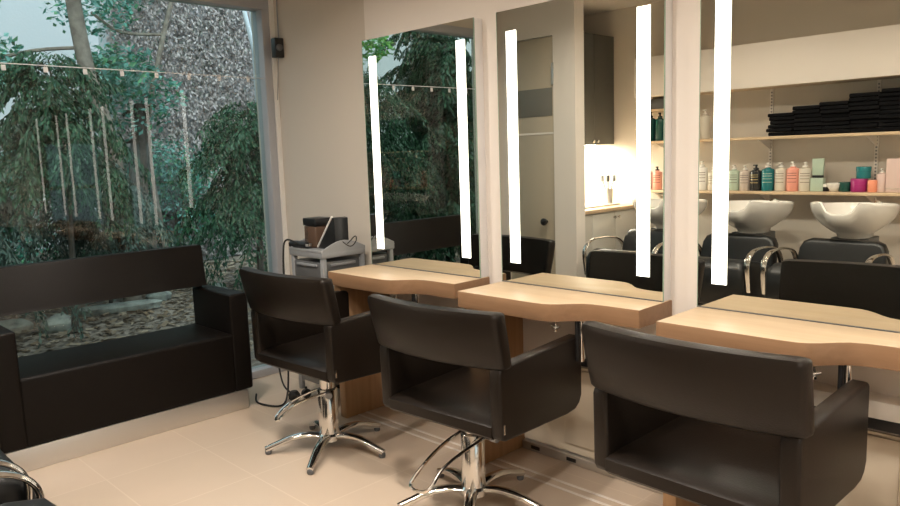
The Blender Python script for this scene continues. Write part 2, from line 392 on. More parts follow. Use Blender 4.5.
def make_chair(dz, pa, ps):
    t = thing('styling_chair', '', 'chair')
    W = .286; A, B = -.255, .300
    # side panels: rounded slab, lower front corner well rounded
    out = [(A+.010, .418), (A+.03, .410), (.19, .386), (.250, .390), (.282, .408), (B, .44), (B, .672), (B-.01, .684), (B-.025, .689), (A+.02, .682), (A+.002, .675), (A-.004, .66), (A, .435)]
    out = [(p, q+dz) for p, q in out]
    for s in (-1, 1):
        b = new(); x0, x1 = (s*W, s*(W-.052)) if s < 0 else (W-.052, W)
        add_prism(b, out, 'x', min(x0, x1), max(x0, x1), .010, 3)
        for v in b.verts: v.co.x += s*.022*(B-v.co.y)/(B-A)
        a = obj('armrest', b, M['leather'], t)
        b = new(); add_box(b, s*(W+.0212)-.0015, s*(W+.0212)+.0015, A+.012, A+.02, .44+dz, .475+dz, .0005); obj('zip_pull', b, M['chrome'], a)
    # seat shell and cushion
    b = new()
    sec = [(A-.004, .425), (A+.01, .412), (.19, .388), (.27, .392), (.295, .415), (.302, .455), (.29, .483), (.26, .495), (.1, .492), (-.10, .482), (-.19, .478), (A+.01, .472), (A-.004, .462)]
    sec = [(p, q+dz) for p, q in sec]
    add_prism(b, sec, 'x', -W+.045, W-.045, .004, 2)
    for v in b.verts: v.co.x += (1 if v.co.x > 0 else -1)*.022*(B-min(v.co.y, B))/(B-A)
    obj('seat', b, M['leather'], t)
    # curved back
    b = new(); arc_panel(b, .322, .327, -.240, -.290, .668+dz, .886+dz, .05, .045); obj('backrest', b, M['leather'], t, ang=50)
    # small chrome connectors between the arm tops and the back
    for s in (-1, 1):
        b = new(); add_box(b, s*.250-.010, s*.250+.010, -.236, -.205, .670+dz, .690+dz, .003); obj('hinge', b, M['black'], t)
    # column
    cy = -.057
    b = new(); add_lathe(b, [(0, .05), (.058, .05), (.058, .075), (.048, .085), (.048, .30), (.044, .305), (0, .305)], (0, cy, 0), 32); col = obj('hydraulic_column', b, M['chrome'], t)
    b = new(); add_lathe(b, [(0, .306), (.036, .306), (.036, .37+dz), (0, .37+dz)], (0, cy, 0), 24); obj('piston', b, M['chrome'], col)
    b = new(); add_lathe(b, [(0, .355+dz), (.05, .355+dz), (.052, .366+dz), (.11, .372+dz), (.11, .392+dz), (0, .392+dz)], (0, cy, 0), 24); obj('seat_plate', b, M['black'], col)
    # five curved legs with glides
    for i in range(5):
        an = .28+i*2*PI/5; d = Vector((math.cos(an), math.sin(an), 0)); c0 = Vector((0, cy, 0))
        P = [c0+d*.03+Vector((0, 0, .068)), c0+d*.10+Vector((0, 0, .078)), c0+d*.18+Vector((0, 0, .070)), c0+d*.25+Vector((0, 0, .045)), c0+d*.305+Vector((0, 0, .024))]
        P = smooth_path(P, 5); n = len(P); b = new()
        sd = Vector((-d.y, d.x, 0))
        add_tube(b, P, [.026-.009*j/(n-1) for j in range(n)], 12, ry=.015, side=sd)
        lg = obj('leg', b, M['chrome'], t)
        b = new(); q = c0+d*.295; add_lathe(b, [(0, 0), (.014, 0), (.016, .006), (.016, .018), (.010, .026), (0, .026)], (q.x, q.y, .001), 14); obj('glide', b, M['dgrey'], lg)
    # pump pedal: U-shaped chrome bar with a knob
    b = new()
    P = [(.08, 0, .325), (.06, -.12, .30), (.045, -.24, .262), (.04, -.33, .205), (-.045, -.34, .205), (-.05, -.25, .262), (-.06, -.12, .30), (-.055, .0, .325)]
    P = [Matrix.Translation((0, cy, 0)) @ (Matrix.Rotation(pa, 4, 'Z') @ Vector((p[0]*ps, (p[1])*ps, p[2]-.025))) for p in P]
    add_tube(b, smooth_path(P, 5), .0065, 8); pd = obj('pump_pedal', b, M['chrome'], t)
    R_ = Matrix.Translation((0, cy, 0)) @ Matrix.Rotation(pa, 4, 'Z')
    b = new(); add_tube(b, [R_ @ Vector((-.06, 0, .300)), R_ @ Vector((.10, 0, .302))], .011, 10); obj('pivot_bar', b, M['black'], pd)
    b = new(); add_tube(b, [R_ @ Vector((.10, 0, .302)), R_ @ Vector((.128, 0, .303))], .015, 12); obj('pedal_knob', b, M['lgrey'], pd)
    return t
CL = ['dark brown styling chair beside the sofa, farthest from camera, whole chrome star base showing',
      'dark brown styling chair at the middle desk, between the two other styling chairs',
      'dark brown styling chair at the right desk, nearest and largest in the photo']
for k, (x, y, rz, dz, pa, ps) in enumerate([(-2.888, 2.033, .049, .015, -.6, .72), (-1.966, 2.078, .055, -.02, .0, .92), (-.934, 2.062, -.030, .010, .2, .92)]):
    o = make_chair(dz, pa, ps); o.location = (x, y, 0); o.rotation_euler = (0, 0, rz); o['label'] = CL[k]; o['group'] = 'styling chairs facing the mirrors'

# ------------------------------------------------------------------ sofa
SX0, SX1, SY0, SY1 = -4.19, -3.732, .775, 2.055
t = thing('sofa', 'low black leather two-seat sofa with pale metal plinth in front of the garden window', 'sofa')
b = new(); add_box(b, SX0, SX1-.004, SY0+.02, SY1-.035, .001, .112, .002); obj('plinth', b, M['steel'], t)
b = new(); add_box(b, SX0, SX1, SY0+.10, SY1-.10, .112, .445, .018, 4); obj('seat', b, M['leather2'], t)
for y0, y1 in ((SY0, SY0+.112), (SY1-.112, SY1)):
    b = new(); add_box(b, SX0, SX1, y0, y1, .112, .667, .014, 4); obj('armrest', b, M['leather2'], t)
b = new(); add_prism(b, [(-4.165, .675), (-4.085, .682), (-4.095, .70), (-4.125, .905), (-4.135, .918), (-4.19, .918), (-4.205, .905), (-4.18, .69)], 'y', .87, 1.995, .006, 2)
obj('backrest', b, M['leather2'], t)
for y in (.878, 1.965):
    b = new(); add_box(b, -4.175, -4.12, y-.012, y+.012, .655, .70, .003); obj('back_support', b, M['leather2'], t)

# ------------------------------------------------------------------ trolley and what is on it
TX0, TX1, TY0, TY1, TZ = -3.65, -3.335, 2.30, 2.595, .885
t = thing('salon_trolley', 'grey plastic salon trolley with drawers in the corner beside the first desk', 'trolley')
b = new()
for x in (TX0, TX1-.03):
    for y in (TY0, TY1-.03): add_box(b, x, x+.03, y, y+.03, .06, TZ, .008)
obj('frame', b, M['lgrey'], t)
z = .12
for i in range(6):
    dr = box('drawer', M['grey'] if i < 5 else M['dgrey'], t, TX0+.02, TX1-.02, TY0+.006, TY1-.006, z, z+.112, bev=.01)
    b = new(); add_box(b, TX0+.06, TX1-.06, TY0-.004, TY0+.012, z+.085, z+.10, .004); add_box(b, TX1-.026, TX1-.008, TY0+.06, TY1-.06, z+.085, z+.10, .004)
    obj('handle', b, M['lgrey'], dr)
    z += .12
b = new(); add_box(b, TX0-.006, TX1+.006, TY0-.006, TY1, TZ-.03, TZ+.008, .008)
# arched rims along the two sides
n = 14
for x0, x1 in ((TX0-.006, TX0+.006), (TX1-.006, TX1+.006)):
    pts = [(TY0-.006, TZ)] + [(TY0+(TY1-TY0)*i/n, TZ+.016+.045*math.sin(PI*i/n)) for i in range(n+1)] + [(TY1, TZ)]
    add_prism(b, pts, 'x', x0, x1, .002, 1)
add_box(b, TX0, TX1, TY0-.008, TY0+.004, TZ, TZ+.016, .003)
obj('top_tray', b, M['lgrey'], t)
for x in (TX0+.03, TX1-.03):
    for y in (TY0+.03, TY1-.03):
        b = new(); add_tube(b, [(x-.012, y, .03), (x+.012, y, .03)], .028, 16); add_tube(b, [(x, y, .03), (x, y, .07)], .007, 8); obj('caster', b, M['rubber'], t)
ty = TZ+.009
# jar with dark lid
t = thing('storage_jar', 'square tinted plastic jar with a black lid, on top of the grey trolley', 'jar', (-3.568, 2.44, ty))
box('body', M['brown'], t, -.06, .06, -.055, .055, 0, .125, bev=.008)
box('contents', M['shelfw'], t, -.045, .045, -.04, .04, .02, .07, bev=.01)
box('lid', M['black'], t, -.064, .064, -.059, .059, .126, .17, bev=.006)
# charging stand: black wedge with pale edge
t = thing('clipper_stand', 'black wedge-shaped clipper charging stand with a white edge, beside the jar', 'charging stand', (-3.425, 2.44, ty))
b = new(); add_prism(b, [(-.085, 0), (.085, 0), (.085, .175), (.065, .18)], 'y', -.045, .05, .004, 2); obj('body', b, M['black'], t)
b = new(); add_prism(b, [(-.093, .004), (-.082, .004), (.070, .182), (.062, .188)], 'y', -.05, -.038, .001, 1); obj('edge_trim', b, M['white'], t)
# hair clipper and cables
t = thing('hair_clipper', 'black hair clipper lying at the window end of the trolley top', 'clipper', (-3.62, 2.335, ty), .3)
b = new(); add_tube(b, smooth_path([(-.06, 0, .02), (-.02, 0, .024), (.03, 0, .022), (.07, 0, .02)], 4), [.012]+[.02]*11+[.016], 10); obj('body', b, M['black'], t)
box('blade', M['steel'], t, .068, .085, -.018, .018, .012, .026, bev=.002)
b = new(); add_tube(b, smooth_path([(-3.60, 2.32, ty+.03), (-3.66, 2.285, ty+.05), (-3.685, 2.275, ty-.02), (-3.69, 2.27, .65), (-3.675, 2.265, .45), (-3.69, 2.26, .15), (-3.66, 2.22, .02), (-3.60, 2.13, .010), (-3.75, 2.085, .008), (-3.9, 2.16, .008)], 6), .0055, 8)
tag(obj('power_cable', b, M['rubber']), 'black power cable hanging down the trolley and running along the floor to the sofa', 'cable')
b = new(); add_tube(b, smooth_path([(-3.37, 2.44, ty+.006), (-3.33, 2.47, ty+.03), (-3.27, 2.48, ty+.075), (-3.25, 2.47, ty+.05), (-3.28, 2.45, ty+.02), (-3.36, 2.44, ty+.055), (-3.40, 2.49, ty+.03)], 6), .003, 8)
tag(obj('looped_cable', b, M['rubber']), 'thin black cable looping behind the charging stand on the trolley', 'cable')
b = new(); add_tube(b, smooth_path([(-3.70, 2.27, .55), (-3.72, 2.22, .3), (-3.66, 2.2, .12), (-3.58, 2.22, .06), (-3.53, 2.26, .05)], 6), .005, 8)
tag(obj('curled_cable', b, M['rubber']), 'black cable curling down to the plug behind the farthest styling chair', 'cable')
b = new(); add_lathe(b, [(0, 0), (.02, .002), (.034, .02), (.034, .04), (.02, .06), (0, .062)], (-3.60, 2.235, .012), 16)
tag(obj('cable_plug', b, M['rubber']), 'round black plug on the floor at the foot of the trolley', 'plug')

# ------------------------------------------------------------------ string of clips across the window, sensor
b = new(); add_tube(b, smooth_path([(WX-.02, .44, 1.926), (WX-.02, 1.3, 1.923), (WX-.02, 2.548, 1.917)], 6), .0028, 6)
tag(obj('curtain_wire', b, M['string']), 'white wire stretched across the garden window above the sofa', 'wire')
clip = None
for i in range(11):
    y = 2.442-.194*i
    if clip is None:
        clip = thing('clip', 'small white clip hanging from the wire across the garden window', 'clip', (WX-.02, y, 1.918), 0, 'white clips on the window wire')
        box('jaw', M['string'], clip, -.004, .004, -.011, .011, -.03, -.002, bev=.003)
        b = new(); add_tube(b, [(0, .006*math.cos(a), .002+.006*math.sin(a)) for a in [k*PI/5 for k in range(10)]], .0015, 6, closed=True); obj('ring', b, M['steel'], clip)
    else: dup(clip, (WX-.02, y, 1.918))
t = thing('motion_sensor', 'small black sensor box fixed high on the window frame by the corner', 'sensor', (WX+.075, 2.59, 2.035))
box('body', M['black'], t, 0, .05, -.028, .036, 0, .12, bev=.006)
b = new(); add_lathe(b, [(0, 0), (.022, 0), (.02, .014), (.01, .02), (0, .021)], (0, 0, 0), 14, mtx=Matrix.Translation((.049, -.0, .06)) @ Matrix.Rotation(PI/2, 4, 'Y')); obj('lens', b, M['dgrey'], t)
b = new(); add_tube(b, [(WX+.09, 2.612, 2.15), (WX+.085, 2.618, 2.655)], .004, 6); add_tube(b, [(WX+.085, 2.605, 2.04), (WX+.035, 2.612, 1.78)], .0025, 6)
tag(obj('sensor_cable', b, M['lgrey']), 'thin grey cable running up the window frame to the black sensor', 'cable')

# ------------------------------------------------------------------ backwash units (seen at lower left and in the mirrors)
def make_basin(bm):
    N = 40
    prof_o = [(1.0, 0), (1.0, -.012), (.975, -.05), (.90, -.10), (.76, -.16), (.56, -.21), (.42, -.235), (.40, -.26)]
    prof_i = [(.965, .006), (.92, -.005), (.88, -.04), (.80, -.09), (.62, -.13), (.35, -.155), (.08, -.16)]
    def rim(a):                     # a=pi/2 is the neck side (+y)
        d = (a-PI/2+PI) % (2*PI)-PI
        notch = .085/(1+math.exp((abs(d)-.36)/.035))+.012*math.sin(abs(d))**2
        back = -.055*(1-math.cos(a-PI/2))/2
        return -notch+back
    rings = []
    for lst, o in ((prof_o[::-1], 1), (prof_i, 1)):
        for s, z in lst:
            ring = []
            for i in range(N):
                a = 2*PI*i/N; k = 1 if z > -.06 else max(0, 1+(z+.06)/.12)
                rx, ry = .245, .335
                sq = (abs(math.cos(a))**2.6+abs(math.sin(a))**2.6)**(-1/2.6)
                ring.append(bm.verts.new((s*rx*sq*math.cos(a), s*ry*sq*math.sin(a)+(1-s)*-.04, 1.018+z+rim(a)*k)))
            rings.append(ring)
    fs = []
    for A, B in zip(rings, rings[1:]):
        for i in range(N): fs.append(bm.faces.new((A[i], A[(i+1) % N], B[(i+1) % N], B[i])))
    fs += [bm.faces.new(rings[0][::-1]), bm.faces.new(rings[-1])]
    bmesh.ops.recalc_face_normals(bm, faces=fs)
def make_wash():
    t = thing('backwash_unit', '', 'washing chair')
    b = new(); make_basin(b); bs = obj('basin', b, M['ceramic'], t, ang=60)
    b = new(); add_tube(b, [(.10, -.19, .93), (.10, -.19, .985)], .014, 10); add_tube(b, smooth_path([(.10, -.19, .98), (.09, -.14, .99), (.08, -.08, .965)], 4), .009, 8); obj('tap', b, M['chrome'], bs)
    b = new(); add_prism(b, [(-.20, 0.001), (.13, 0.001), (.10, .30), (.09, .76), (-.13, .76), (-.18, .30)], 'x', -.12, .12, .01, 2); obj('pedestal', b, M['dgrey'], t)
    # seat, rounded front
    b = new(); add_prism(b, [(.26, .34), (.70, .33), (.765, .35), (.800, .41), (.807, .50), (.797, .59), (.76, .635), (.68, .652), (.50, .62), (.27, .56)], 'x', -.275, .275, .045, 6); obj('seat', b, M['leather3'], t)
    # back with rounded shoulders, leaning towards the basin
    out = [(-.265, .42), (.265, .42), (.268, .64), (.262, .70), (.24, .742), (.20, .76), (-.20, .76), (-.24, .742), (-.262, .70), (-.268, .64)]
    mt = Matrix.Translation((0, .33, 0)) @ Matrix.Shear('XZ', 4, (0, 0)) if False else None
    b = new(); vs = add_prism(b, out, 'y', .24, .34, .022, 3)
    for v in b.verts: v.co.y -= (v.co.z-.42)*.28
    obj('backrest', b, M['leather3'], t)
    for s in (-1, 1):
        P = smooth_path([(s*.292, .17, .36), (s*.292, .19, .55), (s*.292, .27, .67), (s*.292, .42, .71), (s*.292, .58, .718), (s*.292, .68, .705), (s*.292, .745, .665), (s*.292, .765, .60), (s*.292, .74, .45)], 6)
        b = new(); add_tube(b, P, .019, 12, ry=.008, side=(1, 0, 0)); obj('armrest', b, M['chrome'], t)
    b = new(); add_prism(b, [(.30, 0.001), (.62, 0.001), (.66, .33), (.30, .34)], 'x', -.20, .20, .01, 2); obj('base', b, M['black'], t)
    return t
WL = ['black washing chair with chrome arms by the shelves, rightmost of three in the mirror', 'black washing chair with chrome arms whose seat edge shows at the bottom left corner', 'black washing chair with chrome arms showing at the left edge before the sofa']
ws = make_wash()
for k, x in enumerate((-1.61, -2.30, -2.97)):
    o = ws if k == 0 else copy_tree(ws); o.location = (x, -.30, 0); o['label'] = WL[k]; o['group'] = 'washing chairs facing the mirrors'

# ------------------------------------------------------------------ product shelves on the near wall
def shelf(z, x0, x1, d, label, m=M['shelfw'], th=.022):
    t = thing('wall_shelf', label, 'shelf', (0, YN, z))
    box('board', m, t, x0, x1, .0, d, -th, 0, bev=.002)
    for x in (-3.3, -2.42, -1.66, -.8):
        if x > x0: 
            b = new(); add_prism(b, [(.01, -.1), (.014, -.1), (d-.03, -th-.001), (.01, -th-.001)], 'x', x-.003, x+.003); obj('bracket', b, M['clad'], t)
    return t
shelf(1.035, -3.48, .4, .24, 'pale wood wall shelf holding the row of bottles, seen in the mirror')
shelf(1.457, -3.48, .4, .28, 'pale wood wall shelf holding the black towels, seen in the mirror')
t = thing('shelf_bulkhead', 'cream boxed bulkhead along the wall above the towels', 'bulkhead', (0, YN, 0))
box('fascia', M['clad'], t, -3.48, .4, .28, .30, 1.83, 2.16, bev=.002); box('underside', M['shelfw'], t, -3.48, .4, 0, .28, 1.83, 1.85)
box('lid', M['clad'], t, -3.48, .4, 0, .28, 2.14, 2.16)
rail = None
for x in (-3.3, -2.42, -1.66, -.8):
    if rail is None:
        rail = thing('shelf_rail', 'slotted white upright rail holding the wall shelves', 'rail', (x, YN, 0), 0, 'slotted shelf rails')
        b = new(); add_box(b, -.013, .013, 0, .012, .9, 1.83, .001); r_ = obj('channel', b, M['clad'], rail)
        b = new()
        for j in range(36): add_box(b, -.006, .006, .0121, .0128, .92+j*.025, .932+j*.025)
        obj('slots', b, M['grey'], r_, False)
    else: dup(rail, (x, YN, 0))
# bottles
def bottle(x, z, r, h, m, capm, label, cat='bottle', y=-.76, pump=True, group='bottles on the product shelf', lab=None):
    t = thing('bottle', label, cat, (x, y, z), random.uniform(-.3, .3), group)
    b = new(); add_lathe(b, [(0, 0), (r*.94, 0), (r, .006), (r, h*.72), (r*.93, h*.76), (r*.42, h*.80), (r*.40, h*.83), (0, h*.83)], n=20); obj('body', b, m, t)
    b = new()
    if pump:
        add_lathe(b, [(0, h*.831), (r*.45, h*.831), (r*.45, h*.87), (r*.2, h*.88), (r*.18, h*.97), (0, h*.97)], n=14)
        add_box(b, -r*.22, r*.22, -r*.2, r*.75, h*.955, h, .003)
    else: add_lathe(b, [(0, h*.831), (r*.42, h*.831), (r*.36, h), (0, h)], n=14)
    obj('pump_head' if pump else 'cap', b, capm, t)
    if lab:
        b = new()
        for q in (.30, .42, .52, .60):
            n_ = 8; a0 = PI/2-.8; a1 = PI/2+.8
            for i in range(n_):
                a, c = a0+(a1-a0)*i/n_, a0+(a1-a0)*(i+1)/n_; rr = r+.0006
                vs = [b.verts.new((rr*math.cos(u), rr*math.sin(u), zz)) for u, zz in ((a, h*q), (c, h*q), (c, h*q+h*.018), (a, h*q+h*.018))]
                b.faces.new(vs)
        obj('printed_lines', b, lab, t, False)
    return t
pm = dict(mint=mat('mint', (.42, .52, .42), .3), clear=mat('clear_beige', (.52, .44, .38), .25), pink=mat('pink', (.75, .36, .30), .3), blk=mat('black_bottle', (.02, .02, .02), .25),
          teal=mat('teal', (.01, .16, .18), .25), cream=mat('cream_bottle', (.62, .57, .48), .3), salmon=mat('salmon', (.78, .33, .25), .3), mag=mat('magenta', (.35, .02, .16), .3),
          dgreen=mat('dark_green', (.01, .07, .055), .25), coral=mat('coral', (.80, .30, .18), .3), rose=mat('rose', (.66, .50, .46), .3), green=mat('bright_green', (.08, .42, .06), .3), text=mat('label_text', (.12, .07, .06), .6), gold=mat('gold_text', (.5, .38, .16), .4))
W_ = M['white']
zs = 1.036
for a in [(-2.655, .045, .205, pm['mint'], W_, 'pale mint pump bottle, leftmost of the row right of the light strip', pm['text']),
          (-2.565, .043, .20, pm['clear'], W_, 'clear beige pump bottle left of the black bottle', pm['text']),
          (-2.476, .046, .205, pm['blk'], pm['blk'], 'black pump bottle with gold print beside the teal bottle', pm['gold']),
          (-2.382, .047, .22, pm['teal'], W_, 'dark teal bottle with white pump next to the black bottle', pm['mint']),
          (-2.282, .044, .22, pm['cream'], W_, 'off-white pump bottle between the teal and the salmon ones', pm['text']),
          (-2.192, .046, .225, pm['salmon'], W_, 'salmon pink pump bottle in the bottle row', pm['text']),
          (-2.103, .045, .22, pm['cream'], W_, 'cream pump bottle between the salmon bottle and the mint carton', pm['text']),
          (-1.581, .034, .165, pm['rose'], W_, 'small pale rose bottle right of the coral one', None),
          (-3.345, .042, .20, pm['salmon'], pm['blk'], 'pink bottle on the lower shelf near the kitchenette', pm['text']),
          (-3.43, .042, .20, pm['rose'], W_, 'rose bottle at the kitchenette end of the lower shelf', None),
          (-2.93, .045, .24, W_, W_, 'white spray bottle above a green label on the lower shelf', pm['text']),
          (-2.83, .045, .19, pm['cream'], W_, 'cream bottle beside the white spray bottle', pm['text'])]:
    bottle(a[0], zs, a[1], a[2], a[3], a[4], a[5], lab=a[6])
b = new(); add_lathe(b, [(.0462, .05), (.0462, .10)], (-2.93, -.76, zs), 20)
bpy.data.objects.remove(obj('x', b, pm['green'])); 
bb = bottle(-3.02, zs, .04, .13, pm['green'], W_, 'squat green and white bottle on the lower shelf', lab=None, pump=False)
t = thing('product_tube', 'pale mint tube with dark band standing on its cap', 'tube', (-2.01, -.76, zs), 0, 'tubs and tubes on the product shelf')
b = new(); add_prism(b, [(-.045, 0), (.045, 0), (.045, .10), (-.045, .10)], 'y', -.03, .03, .004); obj('carton', b, pm['mint'], t)
box('band', M['black'], t, -.036, .036, -.02, .02, .101, .118, bev=.002)
b = new(); add_prism(b, [(-.038, .119), (.038, .119), (.042, .245), (-.042, .245)], 'y', -.012, .012, .003); obj('tube_body', b, pm['mint'], t)
def tub(x, z, r, h, m, lm, label, y=-.76):
    t = thing('product_tub', label, 'tub', (x, y, z), 0, 'tubs and tubes on the product shelf')
    b = new(); add_lathe(b, [(0, 0), (r*.94, 0), (r, .006), (r, h*.6), (0, h*.6)], n=24); obj('body', b, m, t)
    b = new(); add_lathe(b, [(0, h*.61), (r*1.03, h*.61), (r*1.03, h*.96), (r*.98, h), (0, h)], n=24); obj('lid', b, lm, t)
tub(-1.954, zs, .024, .055, M['black'], M['white'], 'tiny black jar with white lid beside the white bowl')
tub(-1.823, zs, .04, .07, pm['dgreen'], pm['dgreen'], 'dark green tub right of the white bowl')
tub(-1.725, zs, .056, .095, pm['mag'], pm['mag'], 'magenta tub under the teal tub')
tub(-1.70, zs+.096, .048, .085, pm['teal'], pm['teal'], 'teal tub stacked on the magenta tub')
tub(-1.632, zs, .03, .085, pm['coral'], pm['coral'], 'small coral tub between magenta tub and rose bottle', y=-.73)
t = thing('mixing_bowl', 'small white mixing bowl between the dark jars on the shelf', 'bowl', (-1.891, -.75, zs), 0)
b = new(); add_lathe(b, [(0, 0), (.022, 0), (.026, .004), (.046, .035), (.05, .062), (.046, .062), (.042, .036), (.02, .01), (0, .01)], n=24); obj('body', b, W_, t)
b = new(); add_box(b, .046, .075, -.008, .008, .052, .059, .002); obj('handle', b, W_, t)
t = thing('product_box', 'tall pale pink carton at the right end of the bottle row', 'carton', (-1.50, -.76, zs))
box('carton', pm['rose'], t, -.048, .048, -.03, .03, 0, .235, bev=.002); box('band', pm['clear'], t, -.0485, .0485, -.0305, .0305, .02, .03)
# upper shelf near the mirrors: dark green bottles, white bottle, grey folded cloths
for i, (x, m_, h) in enumerate([(-3.40, pm['dgreen'], .25), (-3.31, pm['dgreen'], .24), (-3.22, pm['blk'], .24)]):
    bottle(x, 1.458, .042, h, m_, pm['blk'], ['dark green tall bottle on the towel shelf, nearest the kitchenette', 'dark green tall bottle second on the towel shelf', 'black tall bottle third on the towel shelf'][i], y=-.74)
bottle(-2.90, 1.458, .04, .24, pm['cream'], W_, 'cream bottle alone on the towel shelf left of the towels', y=-.74)
t = thing('storage_box', 'dark grey storage box on top of the bottles shelf end', 'box', (-3.36, -.76, 1.715))
# small upper shelf under the bulkhead carrying it
box('carton', M['dgrey'], t, -.12, .12, -.09, .09, .012, .10, bev=.003); box('support_shelf', M['shelfw'], t, -.12, .16, -.14, .11, -.008, .011, bev=.002)
# towels: stacks of folded black towels
tw = None; TH = [.97, 1.04, .98, 1.05, 1.0, 1.02, 1.0]
xs = [(-2.245, 6), (-2.06, 7), (-1.87, 8), (-1.68, 9), (-1.49, 10), (-1.30, 10), (-1.11, 9)]
for si, (x, nn) in enumerate(xs):
    for k in range(nn):
        if tw is None:
            b = new()
            P = [(-.088, .002), (.08, 0), (.09, .006), (.09, .022), (.08, .028), (-.088, .026)]
            add_prism(b, P, 'x', -.098, .098, .006, 2)
            tw = obj('folded_towel', b, M['towel']); tag(tw, 'folded black towel in the long dark pile on the wall shelf', 'towel', 'black towels piled on the shelf'); o = tw
        else: o = copy_tree(tw)
        o.rotation_euler = (0, 0, PI*.0+random.uniform(-.06, .06)); o.location = (x+random.uniform(-.012, .012), -.73+random.uniform(-.012, .012), 1.459+k*.0292*TH[si]); o.scale.z = TH[si]

# ------------------------------------------------------------------ kitchenette behind the partition
t = thing('wall_cupboard', 'dark grey wall cupboard with two knobs above the lit worktop, seen in the mirror', 'cupboard', (WX, 0, 0))
box('carcass', M['cab'], t, 0, .33, -.895, .17, 1.45, 2.42)
for y0, y1 in ((-.893, -.575), (-.57, -.20), (-.195, .168)):
    d_ = box('door', M['cab'], t, .331, .35, y0, y1, 1.445, 2.42, bev=.002)
    ky = y0+.03 if y0 == -.57 else y1-.03
    b = new(); add_lathe(b, [(0, 0), (.006, 0), (.006, .01), (.013, .016), (.012, .024), (0, .026)], n=12, mtx=Matrix.Translation((.35, ky, 1.475)) @ Matrix.Rotation(PI/2, 4, 'Y')); obj('knob', b, M['chrome'], d_)
t = thing('base_cupboard', 'pale grey base cupboard under the worktop, behind the partition', 'cupboard', (WX, 0, 0))
box('carcass', M['cabw'], t, 0, .68, -.895, .20, .08, .875); box('plinth', M['dgrey'], t, 0, .64, -.895, .20, 0.001, .08)
for y0, y1 in ((-.893, -.72), (-.715, -.375), (-.37, -.02), (-.015, .198)):
    d_ = box('door', M['cabw'], t, .681, .70, y0, y1, .09, .865, bev=.002)
    ky = y0+.03 if y0 == -.37 else y1-.03
    b = new(); add_lathe(b, [(0, 0), (.006, 0), (.006, .01), (.013, .016), (.012, .024), (0, .026)], n=12, mtx=Matrix.Translation((.70, ky, .82)) @ Matrix.Rotation(PI/2, 4, 'Y')); obj('knob', b, M['chrome'], d_)
b = new(); add_box(b, WX+.001, WX+.72, -.895, .205, .876, .905, .003); tag(obj('worktop', b, M['top']), 'pale wood worktop over the grey base cupboard', 'worktop')
t = thing('sink', 'white sink tray set on the worktop below the dark cupboard', 'sink', (WX+.38, -.35, .906))
b = new(); add_prism(b, [(-.2, -.28), (.2, -.28), (.2, .28), (-.2, .28)], 'z', 0, .014, .005); obj('tray', b, M['ceramic'], t)
b = new(); add_tube(b, smooth_path([(-.22, .05, 0), (-.22, .05, .18), (-.16, .05, .24), (-.06, .05, .22)], 5), .01, 10); obj('tap', b, M['chrome'], t)
t = thing('brush_pot', 'grey pot holding tint brushes on the worktop', 'pot', (WX+.50, -.56, .92))
b = new(); add_lathe(b, [(0, 0), (.04, 0), (.045, .13), (.041, .13), (.037, .008), (0, .008)], n=20); obj('pot', b, M['steel'], t)
tg = None
for i in range(6):
    a = i*PI/3; b = new(); dx, dy = math.cos(a), math.sin(a)
    add_tube(b, [(dx*.015, dy*.015, .012), (dx*.034, dy*.034, .15), (dx*.055, dy*.055, .20)], .004, 6)
    add_box(b, dx*.06-.014, dx*.06+.014, dy*.06-.006, dy*.06+.006, .195, .25, .003)
    tag(obj('tint_brush', b, M['black'] if i % 2 else M['dgrey']), 'tint brush standing in the grey pot on the worktop', 'brush', 'tint brushes in the pot').location = (WX+.50, -.56, .92)
# splashback tiles
b = new(); add_box(b, WX, WX+.008, -.9, .2, .905, 1.45); struct('trim_5', b, M['white'])

# ------------------------------------------------------------------ lights of the room
def area(name, loc, size, energy, col, rot=(0, 0, 0), shape='DISK', sy=None, spread=PI):
    l = bpy.data.lights.new(name, 'AREA'); l.shape = shape; l.size = size; l.energy = energy; l.color = col; l.spread = spread
    if sy: l.size_y = sy
    o = bpy.data.objects.new(name, l); C.objects.link(o); o.location = loc; o.rotation_euler = rot
    return o
WARM = (1, .90, .79)
fix = None
spots = [(-2.95, 1.25), (-1.75, 1.15), (-.55, 1.15), (-2.3, .35), (-1.0, .35), (.8, 1.1), (.5, .2), (2.3, .8)]
for i, (x, y) in enumerate(spots):
    if fix is None:
        fix = thing('ceiling_downlight', 'round recessed downlight in the ceiling outside the frame', 'lamp', (x, y, ZC), 0, 'recessed ceiling downlights')
        b = new(); add_lathe(b, [(.075, 0), (.095, 0), (.095, -.006), (.08, -.008), (.075, -.002)], n=28); obj('rim', b, M['chrome'], fix)
        b = new(); add_lathe(b, [(0, -.001), (.073, -.001), (.073, -.003), (0, -.003)], n=28); obj('lamp', b, mat('lamp_glow', (1, 1, 1), .5, emit=(1, .82, .6), es=20), fix)
    else: dup(fix, (x, y, ZC))
    area('downlight', (x, y, ZC-.012), .14, 22 if y > .5 else 11, WARM, spread=math.radians(150))
area('under_cupboard', (WX+.18, -.36, 1.44), .08, 60, (1, .92, .78), shape='RECTANGLE', sy=.95)
b = new(); add_box(b, WX+.15, WX+.21, -.85, .12, 1.441, 1.4495, .002)
tag(obj('under_cupboard_lamp', b, M['white']), 'slim lamp fixed under the dark wall cupboard', 'lamp')

